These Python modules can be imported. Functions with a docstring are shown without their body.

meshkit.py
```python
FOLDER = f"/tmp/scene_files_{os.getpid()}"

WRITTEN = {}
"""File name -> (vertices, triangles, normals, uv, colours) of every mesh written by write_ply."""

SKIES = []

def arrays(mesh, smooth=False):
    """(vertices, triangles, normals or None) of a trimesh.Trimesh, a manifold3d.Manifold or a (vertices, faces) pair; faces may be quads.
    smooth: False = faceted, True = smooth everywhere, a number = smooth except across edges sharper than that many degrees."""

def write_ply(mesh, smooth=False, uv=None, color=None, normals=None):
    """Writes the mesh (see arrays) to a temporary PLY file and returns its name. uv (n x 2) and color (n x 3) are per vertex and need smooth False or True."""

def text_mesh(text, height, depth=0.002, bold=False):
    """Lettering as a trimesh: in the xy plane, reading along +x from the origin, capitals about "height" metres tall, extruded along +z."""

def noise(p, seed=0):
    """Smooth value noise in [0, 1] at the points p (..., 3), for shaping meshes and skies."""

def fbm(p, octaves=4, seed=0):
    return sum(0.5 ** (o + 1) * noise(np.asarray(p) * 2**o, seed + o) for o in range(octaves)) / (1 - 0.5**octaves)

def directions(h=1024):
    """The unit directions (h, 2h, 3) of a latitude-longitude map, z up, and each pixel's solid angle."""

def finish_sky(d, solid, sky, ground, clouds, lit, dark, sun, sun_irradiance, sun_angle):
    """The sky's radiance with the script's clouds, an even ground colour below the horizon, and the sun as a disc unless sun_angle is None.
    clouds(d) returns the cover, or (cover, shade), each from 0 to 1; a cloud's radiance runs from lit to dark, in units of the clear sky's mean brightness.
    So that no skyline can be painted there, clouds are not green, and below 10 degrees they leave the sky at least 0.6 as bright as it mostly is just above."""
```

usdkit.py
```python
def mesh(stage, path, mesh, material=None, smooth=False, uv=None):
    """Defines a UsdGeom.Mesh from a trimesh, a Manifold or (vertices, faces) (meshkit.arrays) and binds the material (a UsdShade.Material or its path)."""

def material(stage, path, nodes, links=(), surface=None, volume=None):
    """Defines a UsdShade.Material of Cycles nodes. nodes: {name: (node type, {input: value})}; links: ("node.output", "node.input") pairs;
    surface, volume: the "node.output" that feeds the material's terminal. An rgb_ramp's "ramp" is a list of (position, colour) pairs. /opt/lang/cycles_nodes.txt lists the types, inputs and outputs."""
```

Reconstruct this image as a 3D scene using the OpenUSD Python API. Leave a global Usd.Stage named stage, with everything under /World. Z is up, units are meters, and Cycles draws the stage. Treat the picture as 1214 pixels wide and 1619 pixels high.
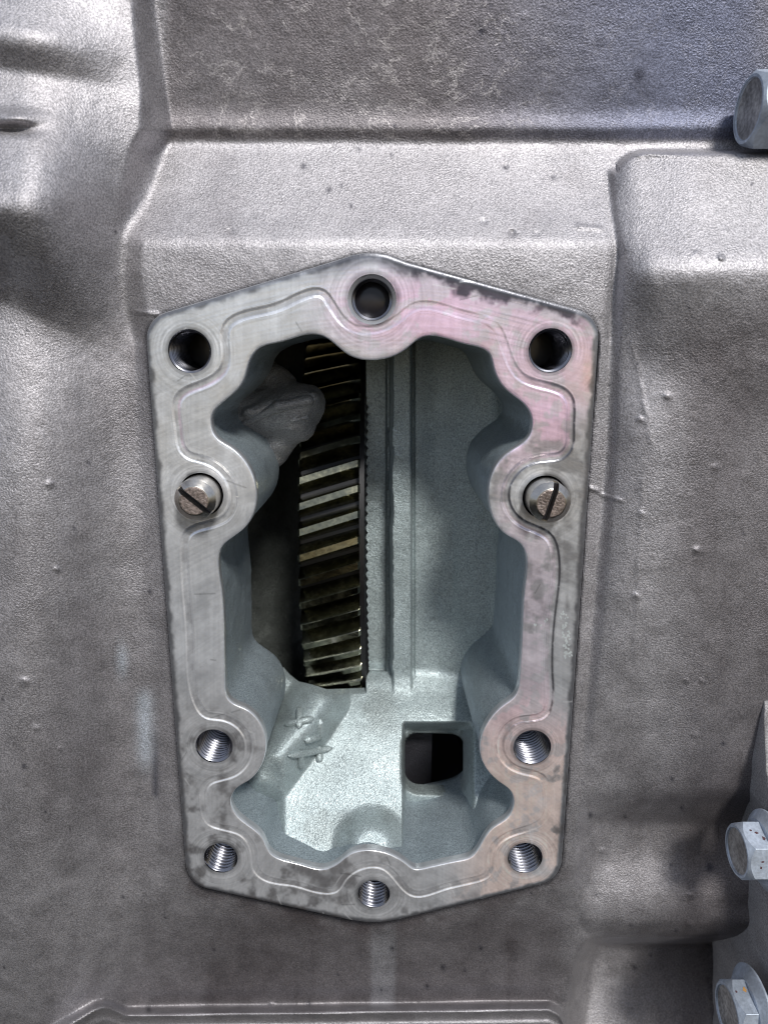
import math
import numpy as np, trimesh, manifold3d
import shapely, shapely.geometry as sg
from scipy.spatial import Delaunay, cKDTree
from scipy.interpolate import splprep, splev
from pxr import Usd, UsdGeom, UsdShade, UsdLux, Sdf, Gf, Vt
import usdkit, meshkit

stage = Usd.Stage.CreateInMemory()
UsdGeom.SetStageUpAxis(stage, UsdGeom.Tokens.z)
UsdGeom.SetStageMetersPerUnit(stage, 1.0)
UsdGeom.Xform.Define(stage, '/World')
UsdGeom.Scope.Define(stage, '/World/Looks')
rng = np.random.default_rng(7)

# ------------------------------------------------------------------ camera, sky, sun, exposure
TILT = math.radians(13.3); FPX = 1169.0; DIST = 0.292
CY, CZ = -DIST * math.cos(TILT), DIST * math.sin(TILT)
cam = UsdGeom.Camera.Define(stage, '/World/camera')
cam.AddTranslateOp().Set(Gf.Vec3d(0, CY, CZ))
cam.AddRotateXOp().Set(90 - 13.3)
cam.CreateHorizontalApertureAttr(7.3)
cam.CreateVerticalApertureAttr(7.3 * 1619 / 1214)
cam.CreateFocalLengthAttr(7.3 * FPX / 1214)
cam.CreateFStopAttr(2.8)
cam.CreateFocusDistanceAttr(0.306)
cam.CreateClippingRangeAttr(Gf.Vec2f(0.005, 100))
cam.CreateExposureAttr(0.95)

CLOUD = (5.4, 6.1, 7.6)
SUN_EL, SUN_AZ = math.radians(43), math.radians(163)      # azimuth = atan2(x, y) of the direction towards the sun
SKY_STRENGTH, SUN_INTENSITY, SUN_ANGLE = 0.05, 0.5, 10.0
dome = UsdLux.DomeLight.Define(stage, '/World/sky')
sky = usdkit.material(stage, '/World/Looks/sky', {
    's': ('sky_texture', {'sky_type': 'single_scattering', 'sun_disc': False, 'sun_elevation': SUN_EL, 'sun_rotation': SUN_AZ, 'aerosol_density': 0.6}),
    'tc': ('texture_coordinate', {}), 'sp': ('separate_xyz', {}),
    'up': ('map_range', {'from_min': -0.02, 'from_max': 0.10, 'to_min': 0.0, 'to_max': 1.0, 'clamp': True}),
    'cn': ('noise_texture', {'scale': 2.2, 'detail': 4.0}),
    'cr': ('map_range', {'from_min': 0.30, 'from_max': 0.60, 'to_min': 0.55, 'to_max': 0.95, 'clamp': True}),
    'cm': ('math', {'math_type': 'multiply'}),
    'cloud': ('mix', {'mix_type': 'mix', 'color2': CLOUD}),
    'b': ('background_shader', {'strength': SKY_STRENGTH})},
    [('tc.generated', 'sp.vector'), ('tc.generated', 'cn.vector'), ('sp.z', 'up.value'), ('cn.fac', 'cr.value'), ('cr.result', 'cm.value1'), ('up.result', 'cm.value2'),
     ('cm.value', 'cloud.fac'), ('s.color', 'cloud.color1'), ('cloud.color', 'b.color')], surface='b.background')
UsdShade.MaterialBindingAPI.Apply(dome.GetPrim()).Bind(sky)
sun = UsdLux.DistantLight.Define(stage, '/World/sun')
sun.CreateNormalizeAttr(True); sun.CreateIntensityAttr(SUN_INTENSITY); sun.CreateAngleAttr(SUN_ANGLE)
sun.CreateColorAttr(Gf.Vec3f(1.0, 0.985, 0.95))
to_sun = Gf.Vec3d(math.cos(SUN_EL) * math.sin(SUN_AZ), math.cos(SUN_EL) * math.cos(SUN_AZ), math.sin(SUN_EL))
sun.AddTransformOp().Set(Gf.Matrix4d().SetRotate(Gf.Rotation(Gf.Vec3d(0, 0, 1), to_sun)))

def props(prim, label=None, category=None, group=None, kind=None):
    p = prim.GetPrim() if hasattr(prim, 'GetPrim') else prim
    for k, v in (('label', label), ('category', category), ('group', group), ('kind', kind)):
        if v: p.SetCustomDataByKey(k, v)
    return prim
props(dome, 'pale bluish daylight sky', 'sky', kind='structure')

# ------------------------------------------------------------------ helpers
def ss(a, b, x):
    t = np.clip((np.asarray(x, float) - a) / (b - a), 0, 1)
    return t * t * (3 - 2 * t)
def unproj(u, v, y):
    """the point at depth y (metres behind the flange face) seen along the sight line measured in the survey of the casing"""
    k = (np.asarray(v, float) - 809.5) / FPX; h = (np.asarray(u, float) - 607.0) / FPX
    dy = np.cos(TILT) - k * np.sin(TILT); dz = -np.sin(TILT) - k * np.cos(TILT)
    s = (y - CY) / dy
    return np.stack(np.broadcast_arrays(h * s, y + 0 * s, CZ + dz * s), -1)
USED = {}
def newpath(name, parent):
    base = (str(parent.GetPath()) if parent is not None else '/World') + '/' + name
    n = USED.get(base, 0); USED[base] = n + 1
    return base if n == 0 else f'{base}_{n:03d}'
def thing(name, label, category, loc=(0, 0, 0), group=None):
    x = UsdGeom.Xform.Define(stage, newpath(name, None))
    x.AddTranslateOp().Set(Gf.Vec3d(*map(float, loc)))
    props(x, label, category, group)
    x.loc = np.asarray(loc, float)
    return x
def add(name, v, f, mat, parent, smooth=True, col=None, msk=None, origin=None):
    v = np.asarray(v, float); f = np.asarray(f, int)
    o = getattr(parent, 'loc', None) if origin is None else origin
    if o is not None: v = v - o
    m = usdkit.mesh(stage, newpath(name, parent), (v, f), mat, smooth=smooth)
    api = UsdGeom.PrimvarsAPI(m)
    if col is not None:
        api.CreatePrimvar('col', Sdf.ValueTypeNames.Color3fArray, 'vertex').Set(Vt.Vec3fArray.FromNumpy(np.asarray(col, np.float32)))
    if msk is not None:
        api.CreatePrimvar('msk', Sdf.ValueTypeNames.FloatArray, 'vertex').Set(Vt.FloatArray.FromNumpy(np.asarray(msk, np.float32)))
    return m
def arr(m):
    if hasattr(m, 'to_mesh'):
        q = m.to_mesh(); return np.array(q.vert_properties[:, :3], float), np.array(q.tri_verts)
    return np.array(m.vertices), np.array(m.faces)
def man(m):
    return manifold3d.Manifold(manifold3d.Mesh(np.asarray(m.vertices, np.float32), np.asarray(m.faces, np.uint32)))
def closed_spline(pts, step, s=0.0):
    p = np.asarray(pts, float); p = np.vstack([p, p[:1]])
    tck, _ = splprep(p.T, s=s * len(p), per=True)
    q = np.array(splev(np.linspace(0, 1, 4000), tck)).T
    return resample(q, step)
def resample(q, step):
    d = np.r_[0, np.cumsum(np.linalg.norm(np.diff(q, axis=0), axis=1))]
    n = max(8, int(round(d[-1] / step)))
    t = np.linspace(0, d[-1], n, endpoint=False)
    return np.stack([np.interp(t, d, q[:, k]) for k in range(2)], 1)
def grid_faces(nu, nv, closed_u=False):
    a = np.arange(nu * nv).reshape(nv, nu)
    if closed_u: a = np.hstack([a, a[:, :1]])
    q = np.stack([a[:-1, :-1], a[:-1, 1:], a[1:, 1:], a[1:, :-1]], -1).reshape(-1, 4)
    return np.vstack([q[:, [0, 1, 2]], q[:, [0, 2, 3]]])
def fbm2(u, v, scale, oct=4, seed=0):
    return meshkit.fbm(np.stack([np.asarray(u) / scale, np.asarray(v) / scale, 0 * np.asarray(u) + 3.7 + seed], -1), oct, seed)
def ramp3(*c): return np.array(c, float)

# ------------------------------------------------------------------ materials
def metal(name, base=None, metallic=0.8, rough=(0.35, 0.5), grain=None, fine=None, speck=0.0, crack=False, tint=0.0, coat=0.0, stretch=None, spec=0.5, ctint=(1, 1, 1)):
    """cast or machined metal; base None reads the primvar col. grain = (scale, distance, strength), fine likewise."""
    n = {'p': ('principled_bsdf', {'metallic': metallic, 'coat_weight': coat, 'coat_roughness': 0.10, 'coat_tint': ctint, 'specular_ior_level': spec}),
         'g': ('geometry', {}),
         'nb': ('noise_texture', {'scale': 90.0, 'detail': 5.0, 'roughness': 0.6}),
         'rb': ('map_range', {'from_min': 0.3, 'from_max': 0.7, 'to_min': rough[0], 'to_max': rough[1], 'clamp': True}),
         'vb': ('map_range', {'from_min': 0.25, 'from_max': 0.75, 'to_min': 1 - tint, 'to_max': 1 + tint, 'clamp': True}),
         'mul': ('mix', {'mix_type': 'multiply', 'fac': 1.0})}
    l = [('g.position', 'nb.vector'), ('nb.fac', 'rb.value'), ('rb.result', 'p.roughness'), ('nb.fac', 'vb.value'), ('vb.result', 'mul.color2')]
    if base is None:
        n['a'] = ('attribute', {'attribute': 'col'}); l.append(('a.color', 'mul.color1'))
    else:
        n['c'] = ('color', {'value': base}); l.append(('c.color', 'mul.color1'))
    last = 'mul.color'
    if crack:
        n['am'] = ('attribute', {'attribute': 'msk'})
        n['nc'] = ('noise_texture', {'scale': 42.0, 'detail': 5.0, 'roughness': 0.68, 'distortion': 0.6})
        n['sub'] = ('math', {'math_type': 'subtract', 'value2': 0.5}); n['abs'] = ('math', {'math_type': 'absolute'})
        n['line'] = ('map_range', {'from_min': 0.0, 'from_max': 0.020, 'to_min': 1.0, 'to_max': 0.0, 'clamp': True})
        n['brk'] = ('noise_texture', {'scale': 130.0, 'detail': 3.0})
        n['brr'] = ('map_range', {'from_min': 0.36, 'from_max': 0.52, 'to_min': 0.0, 'to_max': 1.0, 'clamp': True})
        n['m1'] = ('math', {'math_type': 'multiply'}); n['m2'] = ('math', {'math_type': 'multiply'})
        n['mc'] = ('mix', {'mix_type': 'mix', 'color2': (0.62, 0.58, 0.57)})
        l += [('g.position', 'nc.vector'), ('nc.fac', 'sub.value1'), ('sub.value', 'abs.value1'), ('abs.value', 'line.value'), ('g.position', 'brk.vector'), ('brk.fac', 'brr.value'),
              ('line.result', 'm1.value1'), ('brr.result', 'm1.value2'), ('m1.value', 'm2.value1'), ('am.fac', 'm2.value2'), ('m2.value', 'mc.fac'), (last, 'mc.color1')]
        last = 'mc.color'
    if speck:
        n['ns'] = ('noise_texture', {'scale': grain[0] if grain else 900.0, 'detail': 2.5, 'roughness': 0.55})
        n['sr'] = ('map_range', {'from_min': 0.35, 'from_max': 0.7, 'to_min': 1 - speck, 'to_max': 1 + speck, 'clamp': True})
        n['ms'] = ('mix', {'mix_type': 'multiply', 'fac': 1.0})
        l += [('g.position', 'ns.vector'), ('ns.fac', 'sr.value'), (last, 'ms.color1'), ('sr.result', 'ms.color2')]
        last = 'ms.color'
    l.append((last, 'p.base_color'))
    prev = None
    if grain:
        n['nu'] = ('noise_texture', {'scale': 28.0, 'detail': 3.0})
        n['ur'] = ('map_range', {'from_min': 0.35, 'from_max': 0.65, 'to_min': 0.45 * grain[2], 'to_max': 1.15 * grain[2], 'clamp': True})
        l += [('g.position', 'nu.vector'), ('nu.fac', 'ur.value')]
    for key, gr in (('gr', grain), ('fi', fine)):
        if gr:
            n['n' + key] = ('noise_texture', {'scale': gr[0], 'detail': 2.5, 'roughness': 0.55})
            n['b' + key] = ('bump', {'distance': gr[1], 'strength': gr[2]})
            if stretch is not None:
                n['map' + key] = ('mapping', {'scale': stretch}); l += [('g.position', f'map{key}.vector'), (f'map{key}.vector', f'n{key}.vector')]
            else:
                l.append(('g.position', f'n{key}.vector'))
            l.append((f'n{key}.fac', f'b{key}.height'))
            if key == 'gr': l.append(('ur.result', f'b{key}.strength'))
            if prev: l.append((prev, f'b{key}.normal'))
            prev = f'b{key}.normal'
    if prev: l.append((prev, 'p.normal'))
    return usdkit.material(stage, '/World/Looks/' + name, n, l, surface='p.BSDF')

M_CAST = metal('rough_cast_aluminium', None, 0.76, (0.48, 0.62), (1500.0, 0.00042, 0.78), (3600.0, 0.00012, 0.5), 0.34, True, 0.12)
M_CHAMBER = metal('fine_cast_aluminium', None, 0.4, (0.30, 0.42), (1500.0, 0.0005, 0.8), (3200.0, 0.0002, 0.6), 0.34, False, 0.06)
M_FLANGE = metal('machined_aluminium', None, 0.6, (0.22, 0.38), (240.0, 0.0002, 0.2), (1500.0, 0.00006, 0.35), 0.05, False, 0.10)
M_THREAD = metal('thread_steel', (0.22, 0.22, 0.245), 1.0, (0.2, 0.34), None, None, 0.0, False, 0.15)
M_DARK = metal('black_oil_and_shade', (0.012, 0.011, 0.014), 0.0, (0.2, 0.35), None, None, 0, False, 0.2, 0.15, spec=0.35)  # black of oil and bolt end; stands for shade in slots and holes
M_PIN = metal('ground_steel', (0.50, 0.47, 0.43), 1.0, (0.2, 0.34), (900.0, 0.0001, 0.4), None, 0.08, False, 0.2)
M_RUST = metal('rusty_steel', (0.40, 0.33, 0.30), 0.9, (0.32, 0.55), (1300.0, 0.0003, 0.7), None, 0.4, False, 0.35)
M_GEAR = metal('oily_gear_steel', (0.19, 0.18, 0.14), 1.0, (0.14, 0.32), (420.0, 0.00022, 0.5), None, 0.3, False, 0.25, 1.0, ctint=(0.98, 1.0, 0.86))
M_GEARCORE = metal('dark_gear_steel', (0.012, 0.011, 0.011), 0.4, (0.35, 0.5), None, None, 0.2, False, 0.2, 0.1)
M_ZINC = metal('zinc_plated_steel', (0.36, 0.40, 0.46), 0.55, (0.42, 0.62), (700.0, 0.0002, 0.4), None, 0.12, False, 0.22)
M_DISH = metal('dirty_zinc', (0.33, 0.32, 0.31), 0.8, (0.3, 0.55), (600.0, 0.0004, 0.6), None, 0.3, False, 0.5)

# ------------------------------------------------------------------ surveyed outlines (flange plane)
OUTER_CORNERS = [(230, 504), (532, 412.3), (556, 404.2), (575, 401), (594, 401), (612, 403.8), (642, 415.4), (947.5, 500), (885, 1391.6), (632, 1454.2), (605, 1459), (580, 1459.3), (551, 1455), (297, 1399)]
_o = sg.Polygon(OUTER_CORNERS).buffer(-42).buffer(42, 24).simplify(.05)
OUTER = [tuple(q) for q in np.array(sg.Polygon(_o).exterior.coords)[:-1]]
INNER = [(511,529),(532,546),(553,560),(577,567),(601,567),(622,562),(643,549),(660,535),(676,529),(698,532),(733,542),(765,550),(778,564),(782,581),(788,598),(806,619),(823,633),(837,646),(842,664),(838,688),
         (830,700),(816,708),(799,721),(781,743),(774,771),(775,800),(785,827),(802,846),(823,858),(831,872),(831,928),(827,997),(823,1066),(821,1087),(813,1104),(798,1115),(777,1136),(762,1168),(761,1198),(771,1218),
         (791,1237),(807,1250),(813,1264),(811,1283),(801,1296),(781,1310),(767,1327),(757,1344),(745,1357),(724,1363),(674,1374),(655,1376),(641,1367),(622,1355),(598,1347),(578,1347),(555,1351),(538,1364),(524,1374),(508,1376),
         (475,1369),(437,1358),(423,1346),(413,1327),(396,1308),(378,1296),(366,1281),(365,1262),(374,1246),(392,1235),(409,1217),(418,1192),(418,1167),(409,1142),(389,1123),(366,1112),(357,1101),(354,1080),(353,1031),
         (348,928),(344,884),(349,865),(364,851),(386,834),(400,810),(404,780),(398,750),(383,724),(363,707),(342,693),(334,675),(334,654),(345,640),(366,623),(383,601),(391,578),(397,561),(410,549),(442,539),(477,530),(494,526.5)]
BEAD = [(511,466),(442,484),(394,497),(368,505),(357,518),(356,540),(359,556),(355,577),(341,597),(318,610),(293,618),(282,629),(280,650),(283,681),(287,707),(298,721),(321,726),(345,740),(363,764),(370,790),(366,806),(354,820),
        (334,830),(308,836),(294,848),(292,869),(294,928),(300,1014),(305,1085),(311,1112),(326,1131),(351,1135),(375,1146),(391,1167),(394,1187),(386,1208),(367,1225),(344,1232),(327,1238),(322,1255),(323,1278),(329,1300),
        (353,1308),(378,1317),(396,1333),(402,1355),(404,1374),(418,1388),(465,1398),(508,1409),(529,1408),(542,1392),(558,1377),(583,1369),(607,1371),(624,1384),(638,1404),(655,1414),(698,1405),(750,1392),(770,1383),
        (775,1357),(783,1335),(803,1321),(835,1311),(857,1298),(866,1275),(866,1250),(858,1232),(840,1222),(815,1216),(796,1199),(790,1177),(798,1154),(823,1138),(852,1135),(865,1121),(868,1080),(868,1066),(873,962),(877,876),(870,852),(850,839),
        (823,826),(803,803),(799,775),(812,748),(837,730),(868,723),(886,722),(898,708),(901,674),(899,632),(888,617),(858,609),(826,597),(807,574),(798,546),(783,516),(733,497),(672,482),(650,486),(630,503),(605,517),(575,521),(548,514),(531,495),(522,475)]
STEP = 0.00038
def world2(p): 
    q = unproj(np.asarray(p, float)[:, 0], np.asarray(p, float)[:, 1], 0.0)
    return q[:, [0, 2]]
outer_w = resample(world2(np.array(_o.segmentize(4.0).exterior.coords)), STEP)
inner_w = closed_spline(world2(INNER), STEP, 2e-8)
bead_w = closed_spline(world2(BEAD), STEP * 0.7, 6e-8)
P_OUT, P_IN = sg.Polygon(outer_w).buffer(0), sg.Polygon(inner_w).buffer(0)
outer_px = resample(np.array(_o.exterior.coords), 3.0); P_OUTPX = sg.Polygon(outer_px).buffer(0)
#        pixel centre, thread radius, countersink radius
HOLES = [((588, 473), .0066, .0090), ((300, 555), .0071, .0081), ((870, 554), .0070, .0082), ((338.6, 1180), .0068, .0079), ((841, 1182), .0071, .0081), ((349, 1357), .0065, .0075), ((830, 1357), .0069, .0077), ((591, 1414), .0065, .0072)]
PINS = [((318, 782), .0080, -40.0), ((861, 786), .0080, 74.0)]
def w0(p): return unproj(p[0], p[1], 0.0)[[0, 2]]

casing = thing('transmission_casing', 'grey rough cast aluminium gearbox casing with an open machined port in its side', 'gearbox casing')

# ------------------------------------------------------------------ outer shell: relief surveyed as depth (mm behind the flange face)
def poly_x(pts, v):
    p = np.array(pts, float); return np.interp(v, p[:, 0], p[:, 1])
def prof(pts, x, k=0):
    from scipy.interpolate import PchipInterpolator
    p = np.array(pts, float); f = PchipInterpolator(p[:, 0], p[:, 1])
    return f(np.clip(x, p[0, 0], p[-1, 0]))
def tilt_prof(knots, v0, y0, lo=-262.0, hi=1862.0):
    """depth profile (mm) along v whose face leans back by the given angles (degrees, + = facing upwards)"""
    from scipy.interpolate import PchipInterpolator
    k = np.array(knots, float); vv = np.arange(lo, hi + 1, 1.0)
    phi = np.radians(PchipInterpolator(k[:, 0], k[:, 1])(np.clip(vv, k[0, 0], k[-1, 0])))
    al = TILT + np.arctan((vv - 809.5) / FPX); dal = np.gradient(al)
    y = np.zeros_like(vv); i0 = int(round(v0 - lo)); y[i0] = y0 / 1000
    def step(i, yy): return -np.tan(phi[i]) * (yy - CY) / np.cos(al[i]) ** 2 * dal[i] / (1 + np.tan(phi[i]) * np.tan(al[i]))
    for i in range(i0, len(vv) - 1): y[i + 1] = y[i] + step(i, y[i])
    for i in range(i0, 0, -1): y[i - 1] = y[i] - step(i, y[i])
    return lambda q: np.interp(q, vv, y * 1000)
MID_UP = tilt_prof([(-262, -8), (160, -9), (178, 0), (190, 9), (199, 4), (210, -26), (221, -20), (232, 20), (246, 29), (300, 33), (355, 37), (372, 36), (384, 22), (394, 6), (420, 1), (470, -2), (500, -2)], 400, 1.2)
MID_LOW = tilt_prof([(1380, -12), (1420, -13), (1500, -11), (1600, -12)], 1420, 12)
LEFT = tilt_prof([(-262, 20), (-30, 30), (35, 33), (52, 12), (64, -14), (80, -36), (98, -36), (112, 0), (124, 24), (170, 26), (250, 32), (300, 30), (322, 6), (345, -34), (430, -46), (470, -36), (490, -4), (530, 9), (700, 6), (950, 1), (1200, -3), (1420, -8), (1619, -15), (1862, -20)], 620, -12)
RIGHT = tilt_prof([(200, 30), (250, 31), (330, 33), (395, 36), (418, 24), (434, 0), (455, -14), (530, -15), (565, -9), (640, -3), (900, -3), (1100, -6), (1240, -10), (1264, -28), (1294, -30), (1308, -4), (1340, 5), (1356, 10), (1372, 17), (1405, 16), (1425, 7), (1450, -6), (1470, -30), (1490, -44), (1502, -6), (1530, 5), (1556, 15), (1600, 22), (1862, 26)], 650, -8)
def shell_depth(U, V):
    wob = (fbm2(U, V, 160, 3, 1) - .5)
    v = V + 10 * wob
    # middle: panel, shelf, brow, lower panel
    mid = np.where(v < 500, MID_UP(v), np.where(v > 1420, MID_LOW(v), prof([(499, float(MID_UP(500))), (700, 3.5), (1300, 5), (1385, 9), (1421, 12)], v)))
    # left body
    lf = LEFT(v - 0.46 * np.clip(U - 10, 0, 210) * ss(290, 420, V) * (1 - ss(540, 720, V)) - .12 * np.clip(U, 0, 160) * (1 - ss(150, 260, V)))
    colb = prof([(-260, 10), (0, 8), (200, 5), (340, 8), (430, 11), (500, 10), (560, 8), (620, 7), (900, 7), (1250, 9), (1400, 11), (1619, 16), (1850, 26)], v)
    a = ss(30, 240, U + 12 * wob) * (1 - ss(440, 640, V)) + ss(10, 225, U) ** 1.2 * ss(440, 640, V)
    left = lf * (1 - a) + colb * a
    left -= 3.5 * np.exp(-((U - 20) / 34.) ** 2 - ((V - 186) / 12.) ** 2) - 4.5 * np.exp(-((U - 10) / 40.) ** 2 - ((V - 203) / 9.) ** 2)
    # boundary between left body and middle
    xb = poly_x([(-260, 222), (0, 226), (150, 243), (205, 247), (240, 232), (300, 218), (360, 203), (430, 203), (490, 215), (540, 232), (700, 241), (1000, 258), (1200, 272), (1330, 268), (1400, 250), (1480, 215), (1600, 165), (1850, 60)], V)
    wl = poly_x([(-260, 20), (150, 24), (230, 34), (340, 26), (430, 24), (500, 20), (600, 24), (1000, 26), (1300, 40), (1500, 50), (1850, 60)], V)
    m = ss(-wl, wl, U - xb)
    y = left * (1 - m) + mid * m
    # right body
    rt = RIGHT(V + 5 * wob)
    rt = rt + 5 * (1 - ss(985, 1120, U)) * ss(236, 250, V) * (1 - ss(560, 690, V))
    rt = np.where(V < 330, np.minimum(rt, mid - 3), rt)
    ed = 240.0 + 30 * (1 - np.sqrt(np.clip(1 - ((1030 - np.clip(U, 975, 1030)) / 55.) ** 2, 0, 1))) + 1.5 * wob
    te = ss(-4, 4, V - ed); rt = mid * (1 - te) + rt * te
    xr = poly_x([(-260, 960), (240, 966), (275, 958), (330, 962), (400, 973), (470, 966), (540, 962), (700, 955), (800, 948), (1000, 931), (1200, 916), (1350, 906), (1400, 905), (1450, 910), (1485, 925), (1520, 905), (1600, 893), (1850, 870)], V)
    wr = poly_x([(-260, 10), (240, 26), (300, 32), (430, 38), (520, 50), (700, 58), (1000, 56), (1200, 44), (1350, 36), (1420, 22), (1850, 18)], V)
    tq = np.clip((U - xr) / (1.9 * wr), 0, 1); mr = (1 - (1 - tq) ** 2.3) * ss(0, .22, tq)
    y = np.where(U > xr, y * (1 - mr) + rt * mr, y)
    # the crease where the right body meets the brow and the flange
    y += 1.4 * np.exp(-((U - xr - 3) / 9.) ** 2) * ss(330, 420, V) * (1 - .5 * ss(520, 600, V))
    # right body rolls back to the clutch housing
    y += 3.0 * ss(1090, 1200, U) * ss(560, 700, V) * (1 - ss(1300, 1400, V))
    y += 3 * np.exp(-((U - 1165) / 45.) ** 2 - ((V - 1278) / 24.) ** 2) + 2 * np.exp(-((U - 1170) / 40.) ** 2 - ((V - 1490) / 25.) ** 2)
    y -= 6 * ss(1110, 1205, U) * ss(1430, 1480, V)
    y -= 16 * ss(1290, 1380, U) * (1 - ss(300, 420, V)) * ss(-120, 0, V)
    # bottom gasket rail
    rail = np.interp(U, [-300, 92, 150, 163, 176, 200, 868, 884, 896, 1500], [1760, 1626, 1592, 1588, 1590, 1601, 1592, 1600, 1625, 1700])
    d = V - rail + 6
    railp = prof([(-14, 0), (-3, 0), (2, 6), (10, 17), (14, 18), (18, 15), (26, 14.6), (31, 16.2), (40, 16.4), (46, 9), (300, 9)], d)
    y = y - railp * ss(-14, -2, d) * ss(80, 100, U + (V - 1600) * .3) * (1 - ss(884, 900, U - .3 * (V - 1600)))
    # shrink marks and casting skin
    y += 1.6 * (fbm2(U, V, 240, 3, 5) - .5) + .55 * (fbm2(U, V, 60, 3, 6) - .5) + .28 * (fbm2(U, V, 13, 3, 8) - .5) 
    y += 1.2 * np.exp(-((U - 245) / 4.5) ** 2 - ((V - 1235) / 40.) ** 2)
    # seam and nubs
    for (a0, b0, a1, b1, hgt, r) in [(912, 357, 950, 361, -1.6, 3.0), (214, 492, 250, 497, -1.2, 3.0), (925, 770, 946, 776, -1.4, 3.0), (950, 782, 985, 792, -.8, 2.5), (1000, 545, 1030, 700, -.35, 5), (1016, 760, 1004, 1050, -.45, 4)]:
        t = np.clip(((U - a0) * (a1 - a0) + (V - b0) * (b1 - b0)) / ((a1 - a0) ** 2 + (b1 - b0) ** 2), 0, 1)
        dd = np.hypot(U - a0 - t * (a1 - a0), V - b0 - t * (b1 - b0)); y += .6 * hgt * (.3 + 1.4 * fbm2(U, V, 7, 2, 18)) * np.exp(-(dd / r) ** 2)
    return y
NUBS = [(1055, 626, 6, 1.5), (1072, 631, 5, 1.0), (1012, 663, 5, 1.2), (1067, 756, 5, 1.0), (1130, 739, 6, 1.0), (1132, 788, 5, 1.1), (1102, 870, 6, 1.6), (1084, 863, 4, .9), (1015, 813, 5, 1.1), (1068, 811, 4, 1.0), (1005, 942, 6, 1.0), (995, 962, 5, 1.2), (1085, 1076, 4, 1.1),
        (1040, 1083, 5, 1.2), (1110, 1076, 4, .9), (1110, 1162, 7, 1.4), (1100, 1163, 5, 1.0), (965, 1257, 5, 1.4), (951, 1346, 6, 1.6), (1033, 1462, 6, 1.3), (1093, 1463, 5, 1.1), (946, 1535, 6, 1.5), (1092, 1416, 4, 1.0), (1047, 1425, 4, .9),
        (78, 765, 6, 1.5), (90, 647, 5, 1.2), (40, 1078, 7, 1.4), (57, 1381, 6, 1.4), (58, 1152, 5, 1.0), (96, 1184, 4, 1.0), (90, 900, 4, .8), (365, 365, 5, -1.2), (810, 367, 5, -1.4), (848, 369, 4, -1.0), (765, 350, 4, -1.0), (875, 279, 4, -1.0), (800, 262, 3, -.8),
        (1102, 401, 5, 1.2), (1140, 407, 5, 1.2), (1148, 365, 4, .8), (430, 1590, 4, 1.2)]
us = np.arange(-216, 1432, 3.0); vs = np.arange(-222, 1843, 3.0)
U, V = np.meshgrid(us, vs)
Yd = shell_depth(U, V)
for (a, b, r, h) in NUBS[::2] + NUBS[-12:]:
    sl = np.hypot((U - a) * .8, V - b) < r * 4
    Yd[sl] -= .6 * h * (.4 + 1.2 * fbm2(U[sl], V[sl], 6, 2, 17)) * np.exp(-(((U[sl] - a) * .8) ** 2 + (V[sl] - b) ** 2) / (r * .8) ** 2)
inside = shapely.contains_xy(P_OUTPX, U, V)
near = shapely.distance(shapely.points(outer_px[:, 0], outer_px[:, 1]), sg.Point(0, 0))
tree_out = cKDTree(outer_px)
dist_out = tree_out.query(np.stack([U, V], -1).reshape(-1, 2))[0].reshape(U.shape)
sd = np.where(inside, -dist_out, dist_out)
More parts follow.
